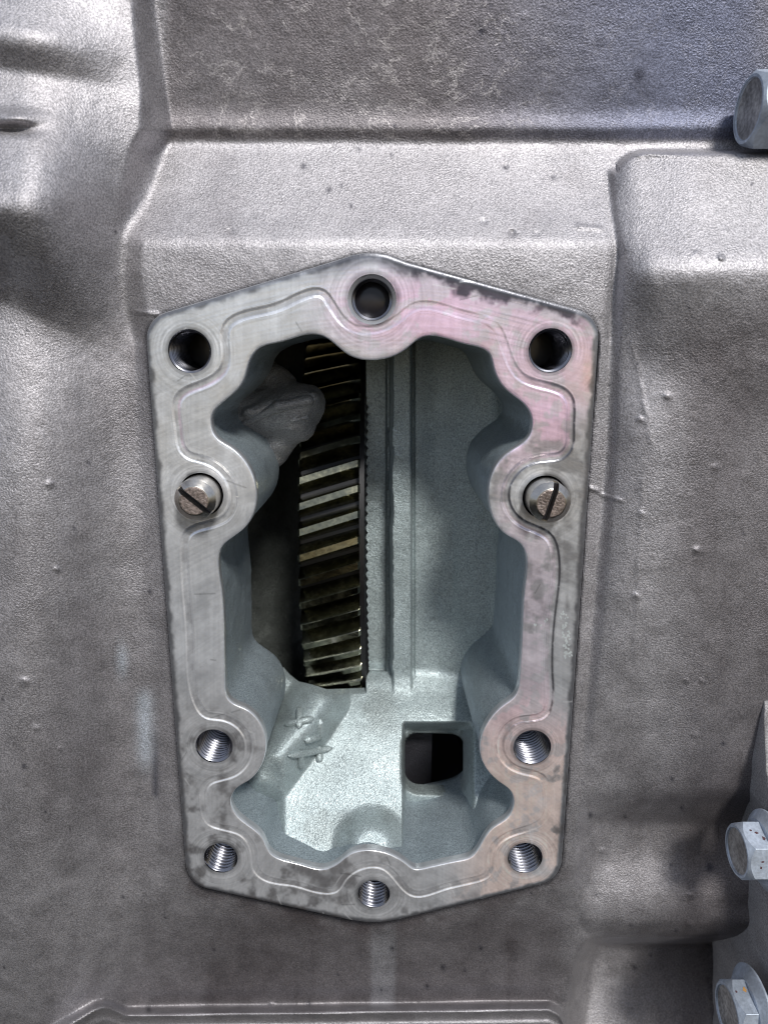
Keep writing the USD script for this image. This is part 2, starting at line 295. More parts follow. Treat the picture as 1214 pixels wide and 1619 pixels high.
# the skin drops to the gap beside the flange edge, so that the flange stands a little proud
gap = poly_x([(380, 1.2), (500, 1.3), (800, 2.0), (1200, 4.5), (1330, 7), (1400, 10)], V)
side_r = ss(880, 930, U) * ss(500, 560, V)
gap = gap + side_r * 3.0
w = 1 - ss(0, 14 + 8 * side_r, sd)
Yd = np.where(sd < 40, np.maximum(Yd, gap * w - 40 * (1 - w)), Yd)
P = unproj(U, V, Yd / 1000.0).reshape(-1, 3)
# paint, oil, dirt and tone changes of the skin
n1, n2, n3 = fbm2(U, V, 300, 4, 11), fbm2(U, V, 70, 4, 12), fbm2(U, V, 26, 3, 13)
alu = ramp3(.395, .378, .39); oil = ramp3(.18, .163, .168); soot = ramp3(.10, .10, .125); pale = ramp3(.60, .61, .64)
dirt = np.clip(ss(.45, .75, n1) * .3 + ss(.5, .75, n2) * .22 + .14 * ss(.52, .75, meshkit.fbm(np.stack([U / 26., V / 210., 0 * U + 4], -1), 3, 19)) * ss(480, 560, V), 0, 1)
panel = ss(250, 275, U) * (1 - ss(214, 228, V)) * (1 - ss(1150, 1300, U))
lowpan = ss(1400, 1480, V + 60 * (n2 - .5)) * (1 - ss(1580, 1596, V)) * ss(130, 330, U + 90 * (n2 - .5)) * (1 - ss(865, 920, U))
rbod = ss(1020, 1120, U) * ss(450, 520, V)
dirt = np.clip(dirt + .85 * panel + .68 * lowpan + .62 * rbod + .3 * ss(960, 1010, U) * ss(1150, 1290, V), 0, 1)
C = alu * (1 - dirt[..., None]) + oil * dirt[..., None]
bl = np.clip(panel * ss(640, 1100, U), 0, 1)[..., None]; C = C * (1 - .8 * bl) + ramp3(.16, .175, .25) * .8 * bl  # panel blends to blue-grey towards its right end
k = .75 * np.exp(-((U - 245) / 6.) ** 2) * ss(1110, 1240, V + 0 * U) * (1 - ss(1255, 1266, V)); C = C * (1 - k[..., None]) + soot * k[..., None]
k = .6 * np.exp(-((U - 228 - .02 * (V - 1100)) / 13.) ** 2) * ss(1080, 1110, V) * (1 - ss(1180, 1240, V)) + .55 * np.exp(-((U - 193) / 9.) ** 2 - ((V - 1045) / 24.) ** 2)
C = C * (1 - k[..., None]) + ramp3(.68, .74, .82) * k[..., None]
k = .32 * (ss(583, 592, U + 8 * (n3 - .5)) - ss(620, 630, U + 8 * (n3 - .5))) * ss(1455, 1470, V) * (1 - ss(1580, 1600, V)); C = C * (1 - k[..., None]) + pale * k[..., None]
k = .75 * ss(.50, .62, n3) * ss(1085, 1130, U) * ss(1455, 1490, V) * (1 - ss(1560, 1600, V)) + .35 * ss(1130, 1190, U) * ss(1380, 1420, V); k = np.clip(k, 0, .85); C = C * (1 - k[..., None]) + ramp3(.07, .06, .06) * k[..., None]
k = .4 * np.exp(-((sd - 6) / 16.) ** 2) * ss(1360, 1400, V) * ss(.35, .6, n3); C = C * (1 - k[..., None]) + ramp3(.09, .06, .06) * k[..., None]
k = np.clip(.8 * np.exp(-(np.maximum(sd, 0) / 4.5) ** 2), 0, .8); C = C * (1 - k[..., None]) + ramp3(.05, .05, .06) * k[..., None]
for (a, b, r) in [(1122, 1372, 6), (235, 1597, 4), (38, 1212, 4), (140, 732, 3), (237, 936, 3), (875, 278, 3), (1143, 1176, 3), (1062, 1232, 3), (988, 1292, 3), (1078, 1278, 3), (933, 1289, 4), (1003, 1531, 3), (1150, 1600, 3), (450, 1210, 0.1), (700, 1530, 4), (675, 1560, 3), (620, 1500, 3), (760, 1500, 3), (760, 48, 6), (1010, 120, 8), (798, 264, 3), (480, 262, 4), (520, 300, 4), (555, 325, 3)] + [(float(a), float(b), float(c)) for a, b, c in zip(rng.uniform(0, 1214, 70), rng.uniform(0, 1619, 70), rng.uniform(1.2, 2.6, 70))]:
    sl = np.hypot(U - a, V - b) < 4 * r
    if sl.any():
        kk = .85 * np.exp(-((U[sl] - a) ** 2 + ((V[sl] - b) * .8) ** 2) / r ** 2)[:, None]; C[sl] = C[sl] * (1 - kk) + ramp3(.035, .035, .05) * kk
msk = .38 * np.clip((panel * ss(270, 340, U) * (1 - ss(720, 900, U)) * ss(.35, .5, n1 + .12) + .22 * panel) * 1.0 + .25 * ss(700, 800, U) * (1 - ss(900, 940, U)) * ss(225, 240, V) * (1 - ss(300, 340, V)), 0, 1)
F = grid_faces(len(us), len(vs))
keep = ~(sd.ravel()[F] < -9).all(1); F = F[keep]
# closed back and sides of the casing
nu, nv = len(us), len(vs); idx = np.arange(nu * nv).reshape(nv, nu)
ring = np.r_[idx[0, :-1], idx[:-1, -1], idx[-1, :0:-1], idx[:0:-1, 0]]
back = P[ring].copy(); back[:, 1] = 0.33
nb = len(P); ni = len(ring); Pb = np.vstack([P, back, [[0, .33, -.03]]])
i = np.arange(ni); j = (i + 1) % ni
F = np.vstack([F, np.stack([ring[i], nb + i, nb + j], 1), np.stack([ring[i], nb + j, ring[j]], 1), np.stack([nb + i, np.full(ni, nb + ni), nb + j], 1)])
F = F[:, ::-1] if False else F
Call = np.vstack([C.reshape(-1, 3), np.tile(alu, (ni + 1, 1))]); Mall = np.r_[msk.ravel(), np.zeros(ni + 1)]
used = np.unique(F); remap = -np.ones(len(Pb), int); remap[used] = np.arange(len(used))
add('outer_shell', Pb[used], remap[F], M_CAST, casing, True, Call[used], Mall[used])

# ------------------------------------------------------------------ machined flange face
holes_w = [(w0(c), rt, rc) for c, rt, rc in HOLES] + [(w0(c), r + .0004, r + .0007) for c, r, _ in PINS]
face = P_OUT.difference(P_IN)
x0, z0, x1, z1 = P_OUT.bounds
gx, gz = np.meshgrid(np.arange(x0, x1, STEP), np.arange(z0, z1, STEP)); gx[::2] += STEP / 2
pts = np.stack([gx.ravel(), gz.ravel()], 1) + rng.uniform(-.12, .12, (gx.size, 2)) * STEP
bnd = [outer_w, inner_w]
for c, rt, rc in holes_w:
    n = int(2 * np.pi * rc / STEP); a = np.arange(n) * 2 * np.pi / n
    bnd.append(np.stack([c[0] + rc * np.cos(a), c[1] + rc * np.sin(a)], 1)); face = face.difference(sg.Polygon(bnd[-1]))
allb = np.vstack(bnd); tb = cKDTree(allb)
ok = shapely.contains_xy(face, pts[:, 0], pts[:, 1]); ok[ok] &= tb.query(pts[ok])[0] > .62 * STEP
P2 = np.vstack([allb, pts[ok]])
tri = Delaunay(P2).simplices
cen = P2[tri].mean(1); tri = tri[shapely.contains_xy(face, cen[:, 0], cen[:, 1])]
a, b, c = P2[tri[:, 0]], P2[tri[:, 1]], P2[tri[:, 2]]
area = (b[:, 0] - a[:, 0]) * (c[:, 1] - a[:, 1]) - (b[:, 1] - a[:, 1]) * (c[:, 0] - a[:, 0])
tri = np.where((area < 0)[:, None], tri[:, ::-1], tri)      # seen from -y, x right, z up
def px_of(p, y=0.0):
    dy = y - CY; dz = p[:, 1] - CZ
    zc = dy * np.cos(TILT) - dz * np.sin(TILT); yc = dy * np.sin(TILT) + dz * np.cos(TILT)
    return 607 + FPX * p[:, 0] / zc, 809.5 - FPX * yc / zc
pu, pv = px_of(P2)
P_BEAD = sg.Polygon(bead_w).buffer(0)
db = cKDTree(bead_w).query(P2)[0] * np.where(shapely.contains_xy(P_BEAD, P2[:, 0], P2[:, 1]), -1, 1)   # <0 towards the opening
do = cKDTree(outer_w).query(P2)[0]; di = cKDTree(inner_w).query(P2)[0]
HW = .00150
weak = 1 - .75 * ss(520, 560, pu) * (1 - ss(770, 800, pu)) * (1 - ss(540, 580, pv)) - .6 * ss(740, 790, pu) * (1 - ss(590, 620, pv)) - .5 * (1 - ss(330, 345, pu)) * ss(1255, 1265, pv) * (1 - ss(1300, 1310, pv)) - .7 * ss(820, 840, pu) * ss(1225, 1240, pv)
chan = ss(-HW - .0003, -HW + .0002, db) * (1 - ss(HW - .0002, HW + .0003, db))
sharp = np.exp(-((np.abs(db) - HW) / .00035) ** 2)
dep = (.00038 * chan - .00012 * sharp) * weak
nl = (fbm2(P2[:, 0] * 1e4, P2[:, 1] * 1e4, 120, 3, 21) - .5)
dep = dep + .00010 * nl * 1.2 + .00012 * np.exp(-(di / .0007) ** 2) + .00025 * np.exp(-(do / .0006) ** 2)
# face colour: residue and grime, plus a pink reflection painted in
f1, f2, f3 = fbm2(pu, pv, 60, 5, 31), fbm2(pu, pv, 16, 4, 32), fbm2(pu, pv, 150, 3, 33)
sil = ramp3(.70, .71, .735)
FC = np.tile(sil, (len(P2), 1)) * (1 + .26 * (f1 - .5) + .18 * (f2 - .5))[:, None]
def film(k, c):  # blends residue, grime and painted reflections into the face colour
    global FC
    k = np.clip(k, 0, 1)[:, None]; FC = FC * (1 - k) + np.asarray(c, float) * k
grey = ss(.40, .62, f1 * .6 + f2 * .4) * .55
film(grey, (.42, .43, .45))
lower_dull = ss(1020, 1150, pv) * (1 - ss(640, 760, pu)) * .35; film(lower_dull, (.42, .40, .39))
edge = np.where(shapely.contains_xy(P_BEAD, P2[:, 0], P2[:, 1]), 0, 1)
film(.34 * edge * ss(860, 900, pu) * ss(600, 680, pv) * (1 - ss(1180, 1260, pv)), (.33, .32, .32))
pink_refl_w = np.exp(-(((pu - 615) / 95.) ** 2 + ((pv - 490) / 62.) ** 2) ** 1.4) + .75 * ss(640, 700, pu) * (1 - ss(660, 720, pv)) + .62 * ss(770, 800, pu) * ss(600, 700, pv) * (db < .0020) + .9 * ss(690, 790, pu) * ss(1090, 1160, pv)  # weights of the pink reflection painted into the face colour
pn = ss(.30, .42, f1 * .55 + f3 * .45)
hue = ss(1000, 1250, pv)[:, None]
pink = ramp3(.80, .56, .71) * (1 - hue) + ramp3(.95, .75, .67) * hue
kk = np.clip(pink_refl_w, 0, 1) * pn * .9 * ss(.0012, .0022, do + .0016 * (f2 - .5)) * (1 - .55 * ss(.52, .6, f2))
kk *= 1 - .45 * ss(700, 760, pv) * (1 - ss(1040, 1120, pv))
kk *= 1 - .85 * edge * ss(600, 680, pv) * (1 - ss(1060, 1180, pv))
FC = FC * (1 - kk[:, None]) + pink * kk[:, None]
film(.5 * np.exp(-(((pu - 930) / 14.) ** 2 + ((pv - 590) / 40.) ** 2)), (.76, .50, .40))  # warm patch of the same painted reflection
film(.55 * ((db > -HW * 1.1) & (db < -HW * .2)) * (1 - ss(360, 380, pu)) * ss(570, 600, pv) * (1 - ss(700, 720, pv)), (.72, .55, .68))  # reflected pink painted along the groove edge
# dark grime
gr = ss(.47, .62, f2 * .55 + f1 * .45)
film(.93 * (1 - ss(.0022, .0066, do + .012 * (f2 - .5) + .004 * (f1 - .5))) * ss(585, 660, pu) * (1 - ss(900, 940, pu)) * (1 - ss(520, 560, pv)), (.045, .045, .06))
film(.6 * (1 - ss(.002, .006, do + .004 * (f2 - .5))) * ss(430, 560, pu) * (1 - ss(600, 660, pu)) * (1 - ss(460, 480, pv)), (.16, .16, .20))
film(.8 * (1 - ss(.0006, .0026, do + .0036 * (f2 - .5))), (.07, .07, .08))
film(.55 * gr * (1 - ss(.001, .007, do)) * ss(1200, 1330, pv), (.08, .07, .075))
film(.65 * gr * ss(1080, 1200, pv) * (1 - ss(560, 700, pu)), (.12, .11, .11))
film(.45 * gr * ss(720, 760, pu) * ss(640, 700, pv) * (1 - ss(1000, 1060, pv)), (.13, .12, .12))
film(.6 * ss(.5, .66, f2) * ss(862, 878, pu) * ss(1190, 1230, pv) * (1 - ss(1330, 1370, pv)), (.10, .09, .085))
rside = ss(700, 790, pu) * ss(560, 640, pv)
film(.88 * rside * weak * np.exp(-((db - HW) / .0005) ** 2) * ss(.30, .42, f2) * (1 - ss(1130, 1200, pv)), (.03, .03, .035))
film(.35 * chan * weak * ss(.4, .6, f2), (.25, .24, .25))
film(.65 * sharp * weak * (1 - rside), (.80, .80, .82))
for (cw, rt, rc), s in zip(holes_w, [.7, .55, .6, .6, .6, .7, .5, .8, .8, .9]):
    r = np.hypot(P2[:, 0] - cw[0], P2[:, 1] - cw[1])
    film(s * (1 - ss(rc + .0001, rc + .0022, r + .0016 * (f2 - .5))) * (.45 + .55 * ss(.42, .58, f1)), (.07, .07, .075))
    # turning marks round the bolt seats
    if rc < .0089: sw = np.exp(-((r - rc) / .009) ** 2)
    else: sw = np.exp(-((r - rc) / .012) ** 2)
    FC *= (1 + .5 * sw * (meshkit.noise(np.stack([r * 2600, 0 * r + 5, P2[:, 1] * 60], -1), 3) - .5))[:, None]
# rub marks and scratches
along = meshkit.noise(np.stack([pu / 160, (pv - .27 * pu) / 3.2, 0 * pu], -1), 9)
film(.28 * ss(.72, .95, along) * ss(640, 700, pu) * (1 - ss(860, 900, pu)) * (1 - ss(560, 600, pv)), (.12, .12, .14))
swp = meshkit.noise(np.stack([pu / 2.6, pv / 90., 0 * pu + 2], -1), 10); FC *= (1 + .12 * (swp - .5))[:, None]
for kx in range(60):
    a0, b0 = rng.uniform(240, 940), rng.uniform(410, 1450); th = rng.uniform(0, np.pi); L = rng.uniform(8, 40)
    t = np.clip(((pu - a0) * np.cos(th) + (pv - b0) * np.sin(th)), 0, L); dd = np.hypot(pu - a0 - t * np.cos(th), pv - b0 - t * np.sin(th))
    film(.5 * np.exp(-(dd / 1.0) ** 2), (.85, .85, .86) if kx % 2 else (.10, .10, .10))
spk = rng.uniform(0, 1, (90, 2)) * [12, 75] + [884, 965] + 0; spk[:, 0] += (spk[:, 1] - 965) * .12
spk = np.vstack([spk[rng.uniform(0, 1, 90) < .55], rng.uniform(0, 1, (5, 2)) * [24, 14] + [845, 975]])
tsp = cKDTree(spk).query(np.stack([pu, pv], 1))[0]; film(.85 * (tsp < 1.5 + 1.6 * (f2 - .4)), (.80, .86, .86)); pass
film(.5 * ((np.abs(pu - 907) < 14) & (f1 > .5)) * ss(560, 580, pv) * (1 - ss(620, 640, pv)), (.72, .56, .62))  # reflected pink tint, painted into the colour
FC = np.clip(FC, .02, .9)
mill = meshkit.noise(np.stack([np.hypot(pu - 640, pv - 1500) / 2.4, np.arctan2(pu - 640, pv - 1500) * 3, 0 * pu], -1), 14)
dep = dep + .000022 * (mill - .5); FC = FC * (1 + .14 * (mill - .5))[:, None]
mill2 = meshkit.noise(np.stack([db / .00032, pu / 240, pv / 240], -1), 15); near_ = np.exp(-(np.abs(db) / .004) ** 2)
dep = dep + .00004 * (mill2 - .5) * near_; FC = FC * (1 + .30 * near_ * (mill2 - .5))[:, None]
FC = np.clip(FC, .02, .92)
V3 = np.stack([P2[:, 0], dep, P2[:, 1]], 1)
verts, faces, cols = [V3], [tri], [FC]; off = len(V3); start = 0
for bi, bl_ in enumerate(bnd[:2]):                            # rounded arris, then the edge running into the casting
    n = len(bl_); idb = np.arange(start, start + n); start += n
    pol = np.roll(bl_, -1, 0) - np.roll(bl_, 1, 0); nrm = np.stack([pol[:, 1], -pol[:, 0]], 1); nrm /= np.linalg.norm(nrm, axis=1)[:, None]
    sgn = 1 if sg.Polygon(bl_).exterior.is_ccw else -1; nrm = nrm * sgn * (1 if bi == 0 else -1)
    prev = idb
    for (o, d, cc) in [(.00018, .00045, 1.0), (.00034, .0010, .85), (.00040, .0018, .6), (.00045, .016 if bi == 0 else .004, .6)]:
        q = bl_ + nrm * o; d0 = d if bi == 1 or d < .01 else .016
        verts.append(np.stack([q[:, 0], np.full(n, d0), q[:, 1]], 1)); cols.append(np.tile(sil * cc * (.75 if bi == 0 else 1.0), (n, 1)))
        cur = np.arange(off, off + n); off += n
        faces += [np.stack([prev, cur, np.roll(cur, -1)], 1), np.stack([prev, np.roll(cur, -1), np.roll(prev, -1)], 1)]
        prev = cur
V3, F3, C3 = np.vstack(verts), np.vstack(faces), np.vstack(cols)
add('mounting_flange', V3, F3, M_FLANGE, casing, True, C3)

# ------------------------------------------------------------------ threaded holes
def threaded_hole(cw, rt, rc, plug=False, depth=.030, pitch=.0020, par=None):
    nth, per = 56, 7
    ys = np.arange(0, depth, pitch / per); th = np.arange(nth) * 2 * np.pi / nth
    T, Y = np.meshgrid(th, ys); ph = ((Y / pitch + T / (2 * np.pi)) % 1.0)
    tri_ = np.abs(ph - .5) * 2; r = rt + .00125 * ss(.08, .92, tri_)
    top = .0010; blend = ss(0, top, Y); r = np.where(Y < top, np.maximum(r, rc + (rt + .0003 - rc) * blend), r)
    if plug: r = np.where(Y < .0040, rt + .0009, rt)
    if not plug: r[0] = rc
    if plug: Y = Y + .0012
    v = np.stack([cw[0] + r * np.cos(T), Y + .0001, cw[1] + r * np.sin(T)], -1).reshape(-1, 3)
    f = grid_faces(nth, len(ys), True)
    t = add('bolt_hole' if plug else 'threaded_hole', v, f, M_THREAD, casing, True)
    t.loc = np.zeros(3)
    if plug:
        pr = [(rc, .0001), (rc - .0003, .0004), (rt + .0013, .0011), (rt + .0009, .0017)]
        a2 = np.arange(72) * 2 * np.pi / 72
        vs_ = np.concatenate([np.stack([cw[0] + q * np.cos(a2), 0 * a2 + y_, cw[1] + q * np.sin(a2)], 1) for q, y_ in pr])
        add('bolt_seat', vs_, grid_faces(72, 4, True), M_FLANGE, t, True, np.tile(ramp3(.42, .42, .43), (len(vs_), 1)))
    rr = np.linspace(0, 1, 9); R, T2 = np.meshgrid(rr * (rt + (.0001 if plug else .0016)), th, indexing='ij')
    yy = (.0068 + .0016 * (1 - np.sqrt(np.clip(1 - (R / rt * .93) ** 2, 0, 1)))) * np.ones_like(R) if plug else depth - .001 + 0 * R
    if plug: yy = yy
    add('bolt_end' if plug else 'hole_bottom', np.stack([cw[0] + R * np.cos(T2), yy, cw[1] + R * np.sin(T2)], -1).reshape(-1, 3), grid_faces(nth, 9, True), M_DARK, t, True)
for i_, (cw, rt, rc) in enumerate(holes_w[:8]): threaded_hole(cw, rt, rc, plug=(i_ == 0))
for cw, rt, rc in holes_w[8:]:
    a_ = np.arange(48) * 2 * np.pi / 48
    prf = [(rc, .0001), (rt, .0006), (rt, .006)]
    v = np.concatenate([np.stack([cw[0] + r * np.cos(a_), 0 * a_ + y, cw[1] + r * np.sin(a_)], 1) for r, y in prf])
    add('pin_bore', v, grid_faces(48, 3, True), M_DARK, casing, True)

# ------------------------------------------------------------------ chamber wall below the opening
CH = ramp3(.275, .32, .345)  # wall base colour with the bluish tint of the shade mixed in
def loft():
    n = len(inner_w); q0 = resample(np.vstack([inner_w, inner_w[:1]]), .0008); n = len(q0)
    poly = np.roll(q0, -1, 0) - np.roll(q0, 1, 0); nrm = np.stack([poly[:, 1], -poly[:, 0]], 1); nrm /= np.linalg.norm(nrm, axis=1)[:, None]
    if sg.Polygon(q0).exterior.is_ccw: nrm = -nrm                 # towards the opening
    ds = np.r_[.0028, .0040, np.arange(.006, .0665, .0015)]
    vv, cc = [], []
    for d in ds:
        inn = -.0004 + .035 * (d - .003) - .004 * ss(.058, .067, d) 
        q = q0 + nrm * inn; dd_ = d * (1 + .32 * ss(.0, .03, q0[:, 0]) * ss(.03, .06, d) * ss(-.125, -.095, q0[:, 1]))
        # smooth the column corners slightly with depth
        s = int(1 + d * 120)
        ker = np.ones(2 * s + 1) / (2 * s + 1); q = np.stack([np.convolve(np.r_[q[-s:, k], q[:, k], q[:s, k]], ker, 'valid') for k in range(2)], 1)
        vv.append(np.stack([q[:, 0], dd_, q[:, 1]], 1))
    v = np.concatenate(vv); v[:, [0, 2]] += (nrm[np.tile(np.arange(n), len(ds))] * (fbm2(v[:, 1] * 1e4, v[:, 0] * 1e4 + v[:, 2] * 1.3e4, 60, 3, 40) - .5)[:, None] * .0008)
    f = grid_faces(n, len(ds), True)
    # a free lip at the back, 6 mm thick
    c = np.tile(CH, (len(v), 1)) * (1 + .2 * (fbm2(v[:, 0] * 1e4, v[:, 2] * 1e4 + v[:, 1] * 9e3, 150, 3, 41) - .5))[:, None]
    add('chamber_wall', v, f, M_CHAMBER, casing, True, c)
loft()

# ------------------------------------------------------------------ back of the chamber, rib, floor and drain window
def smin(a, b, k):
    h = np.clip(.5 + .5 * (b - a) / k, 0, 1); return b * (1 - h) + a * h - k * h * (1 - h)
def back_depth(U, V):
    wob = fbm2(U, V, 30, 3, 50) - .5
    e = 2.6 * (fbm2(U * 0, V, 14, 3, 51) - .5) * ss(560, 700, V)
    yb = 87 - 0 * U
    rib = 69 + 2.5 * (fbm2(U, V, 45, 2, 52) - .5) * ss(610, 640, 640 - (U - 618) * .8)
    m = ss(616 + e * 2, 621 + e * 2, U + 4 * wob)
    y = yb * (1 - m) + rib * m
    wall = 75 + 1.5 * ss(655, 690, U) - 1.5 * ss(690, 715, U) - 1.6 * ss(712, 728, U) * ss(740, 900, V) * (1 - ss(960, 1040, V)) - 4 * ss(712, 770, U) - 26 * ss(760, 850, U) ** 1.4
    m2 = ss(650.5, 652.5, U); y = y * (1 - m2) + wall * m2
    y += 2.5 * np.exp(-((U - 652.5) / 2.2) ** 2)
    fl = prof([(1040, 86), (1060, 78), (1075, 72), (1092, 67), (1130, 56), (1200, 40), (1290, 23), (1370, 9), (1420, 3)], V - .10 * np.clip(U - 655, 0, 120) * (1 - ss(1150, 1240, V)))
    fl = fl - 1.5 * np.exp(-((V - 1095) / 8.) ** 2) * 0
    # channel under the drain window
    ch = ss(636.5, 640.5, U + .6 * wob) * (1 - ss(724, 752, U)) * ss(1140, 1156, V)
    fl = fl + ch * (14 + 9 * ss(1225, 1290, V) - 12 * ss(1320, 1400, V))
    # lobe that carries the casting marks
    t = np.clip(((U - 415) * (505 - 415) + (V - 1225) * (1105 - 1225)) / (90. ** 2 + 120 ** 2), 0, 1.0)
    dl = np.hypot(U - 415 - t * 90, V - 1225 + t * 120); fl = fl - 21 * np.clip(1 - ((dl + 5 * wob) / 50.) ** 2, 0, 1) ** 1.3 - 3 * np.exp(-((U - 500) / 22.) ** 2 - ((V - 1165) / 30.) ** 2)
    fl = fl - 9 * (1 - ss(20, 66, np.hypot((U - 588) * 1.0, (V - 1338) * .95)))
    # pockets at the left
    fl = fl + 7 * (1 - ss(430, 452, U)) * ss(1190, 1230, V)
    y = np.where(U > 600, smin(y, fl, 6.0), np.minimum(y, fl))
    y = np.where(U < 612, np.where(V > 1060, smin(yb, fl, 2.0), yb), y)
    return y + .5 * wob + .25 * (fbm2(U, V, 9, 2, 55) - .5)
us2 = np.arange(330, 905, 2.0); vs2 = np.arange(450, 1412, 2.0); U2, V2 = np.meshgrid(us2, vs2)
def win_sdf(U, V):
    qx = np.abs(U - 687) - 47 + 22; qy = np.abs(V - 1204 - 2.5 * np.sin((U - 640) / 45.)) - 46 + 22
    return np.hypot(np.maximum(qx, 0), np.maximum(qy, 0)) + np.minimum(np.maximum(qx, qy), 0) - 22
for _ in range(3):
    wsd = win_sdf(U2, V2); gx_ = (win_sdf(U2 + .1, V2) - win_sdf(U2 - .1, V2)) / .2; gy_ = (win_sdf(U2, V2 + .1) - win_sdf(U2, V2 - .1)) / .2
    nr = np.abs(wsd) < 1.05; U2 = np.where(nr, U2 - wsd * gx_, U2); V2 = np.where(nr, V2 - wsd * gy_, V2)
cut_f = lambda u: np.interp(u, [420, 440, 455, 470, 490, 515, 577], [1040, 1056, 1074, 1086, 1091, 1099, 1096])
cut_top = cut_f(U2); nr = (np.abs(V2 - cut_top) < 1.02) & (U2 < 577); V2 = np.where(nr, cut_top, V2)
Y2 = back_depth(U2, V2)
Y2 += 3 * np.exp(-(np.maximum(win_sdf(U2, V2), 0) / 4.5) ** 2)
PP = unproj(U2, V2, Y2 / 1000.).reshape(-1, 3)
gone = ~shapely.contains_xy(P_IN.buffer(.0035), PP[:, 0].reshape(U2.shape), PP[:, 2].reshape(U2.shape)) | ((U2 < 577) & (V2 < cut_top - .3)) | (win_sdf(U2, V2) < -.3)
F2 = grid_faces(len(us2), len(vs2))
gflat = gone.ravel()
F2 = F2[~gflat[F2].any(1)]
F2 = F2[~((gflat[F2].sum(1) > 1) & False)]
e_all = np.sort(np.vstack([F2[:, [0, 1]], F2[:, [1, 2]], F2[:, [2, 0]]]), 1)
eu, cnt = np.unique(e_all, axis=0, return_counts=True); be = eu[cnt == 1]
d_e = np.vstack([F2[:, [0, 1]], F2[:, [1, 2]], F2[:, [2, 0]]]); key = set(map(tuple, be.tolist()))
bd = np.array([x for x in d_e.tolist() if (min(x), max(x)) in key])
low = PP.copy(); low[:, 1] += .006
bu = np.unique(bd); m_ = -np.ones(len(PP), int); m_[bu] = len(PP) + np.arange(len(bu))
PP2 = np.vstack([PP, low[bu]])
F2 = np.vstack([F2, np.stack([bd[:, 1], bd[:, 0], m_[bd[:, 0]]], 1), np.stack([bd[:, 1], m_[bd[:, 0]], m_[bd[:, 1]]], 1)])
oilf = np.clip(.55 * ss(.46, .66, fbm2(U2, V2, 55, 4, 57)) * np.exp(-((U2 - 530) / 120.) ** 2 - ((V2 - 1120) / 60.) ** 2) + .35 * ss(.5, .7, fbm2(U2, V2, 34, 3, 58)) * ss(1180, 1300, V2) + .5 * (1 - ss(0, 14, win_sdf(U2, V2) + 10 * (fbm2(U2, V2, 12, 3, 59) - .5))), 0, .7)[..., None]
c2 = ((ramp3(.35, .405, .41) * (1 + .28 * (fbm2(U2, V2, 110, 4, 56) - .5))[..., None]) * (1 - oilf) + ramp3(.13, .14, .13) * oilf).reshape(-1, 3)  # base colour carries the greenish tint of the light on floor and back
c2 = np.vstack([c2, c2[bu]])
used = np.unique(F2); remap = -np.ones(len(PP2), int); remap[used] = np.arange(len(used))
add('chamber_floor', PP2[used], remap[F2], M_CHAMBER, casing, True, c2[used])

us3 = np.arange(300, 484, 3.0); vs3 = np.arange(430, 1180, 3.0); U3, V3_ = np.meshgrid(us3, vs3)
Y3 = 118 + 14 * ss(380, 480, U3) - 10 * ss(900, 1100, V3_) + 1.2 * (fbm2(U3, V3_, 22, 3, 60) - .5)
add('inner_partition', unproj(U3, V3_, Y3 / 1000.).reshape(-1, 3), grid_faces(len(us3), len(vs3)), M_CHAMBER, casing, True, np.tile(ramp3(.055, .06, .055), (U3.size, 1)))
# post seen through the drain window
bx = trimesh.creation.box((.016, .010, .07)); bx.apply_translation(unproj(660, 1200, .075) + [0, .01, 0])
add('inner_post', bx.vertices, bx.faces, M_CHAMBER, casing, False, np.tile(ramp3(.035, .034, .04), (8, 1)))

# cast lug at upper left of the chamber: capsules melted together
def melted(name, caps, k, edge, mat, col, noise=.0006):
    pts = np.array([c[0] for c in caps] + [c[1] for c in caps]); lo, hi = pts.min(0) - .014, pts.max(0) + .014
    A = np.array([c[0] for c in caps], float); B = np.array([c[1] for c in caps], float); R0 = np.array([c[2] for c in caps]); R1 = np.array([c[3] for c in caps]); D = B - A; DD = (D * D).sum(1)
    def sdf(x, y, z):
        q = np.array([x, y, z]) - A
        t = np.clip((q * D).sum(1) / DD, 0, 1)
        d = np.sqrt(((q - t[:, None] * D) ** 2).sum(1)) - (R0 + (R1 - R0) * t)
        m = d.min()
        return float(-(m - k * np.log(np.exp(-(d - m) / k).sum())))
    mm = manifold3d.Manifold.level_set(sdf, [*map(float, lo), *map(float, hi)], edge, 0.0)
    v, f = arr(mm); t = trimesh.Trimesh(v, f, process=True)
    trimesh.smoothing.filter_taubin(t, .5, .53, 8)
    v = np.array(t.vertices); v = v + np.array(t.vertex_normals) * ((meshkit.fbm(v * 170, 3, 70) - .5) * 2 * noise)[:, None]
    add(name, v, t.faces, mat, casing, True, np.tile(col, (len(v), 1)), np.zeros(len(v)))
uq = lambda u, v, y: unproj(u, v, y)
melted('casting_lug', [(uq(345, 660, .060), uq(466, 652, .054), .0125, .0085), (uq(466, 642, .056), uq(486, 638, .058), .0088, .0082), (uq(392, 652, .0445), uq(492, 630, .0485), .0018, .0026), (uq(466, 668, .053), uq(474, 672, .055), .0062, .0058),
                       (uq(372, 570, .074), uq(398, 745, .072), .012, .012), (uq(390, 580, .072), uq(448, 606, .066), .010, .0055), (uq(438, 606, .066), uq(462, 634, .058), .0050, .0060), (uq(466, 672, .056), uq(428, 712, .062), .0060, .0085)], .0022, .0015, M_CHAMBER, (.33, .325, .325), .0011)
melted('casting_seam', [(uq(388, 668, .0465), uq(440, 642, .0425), .0016, .0022), (uq(440, 642, .0425), uq(486, 634, .0460), .0022, .0030), (uq(462, 664, .0450), uq(484, 660, .0475), .0016, .0020)], .0008, .0009, M_CHAMBER, (.33, .325, .325), .0003)

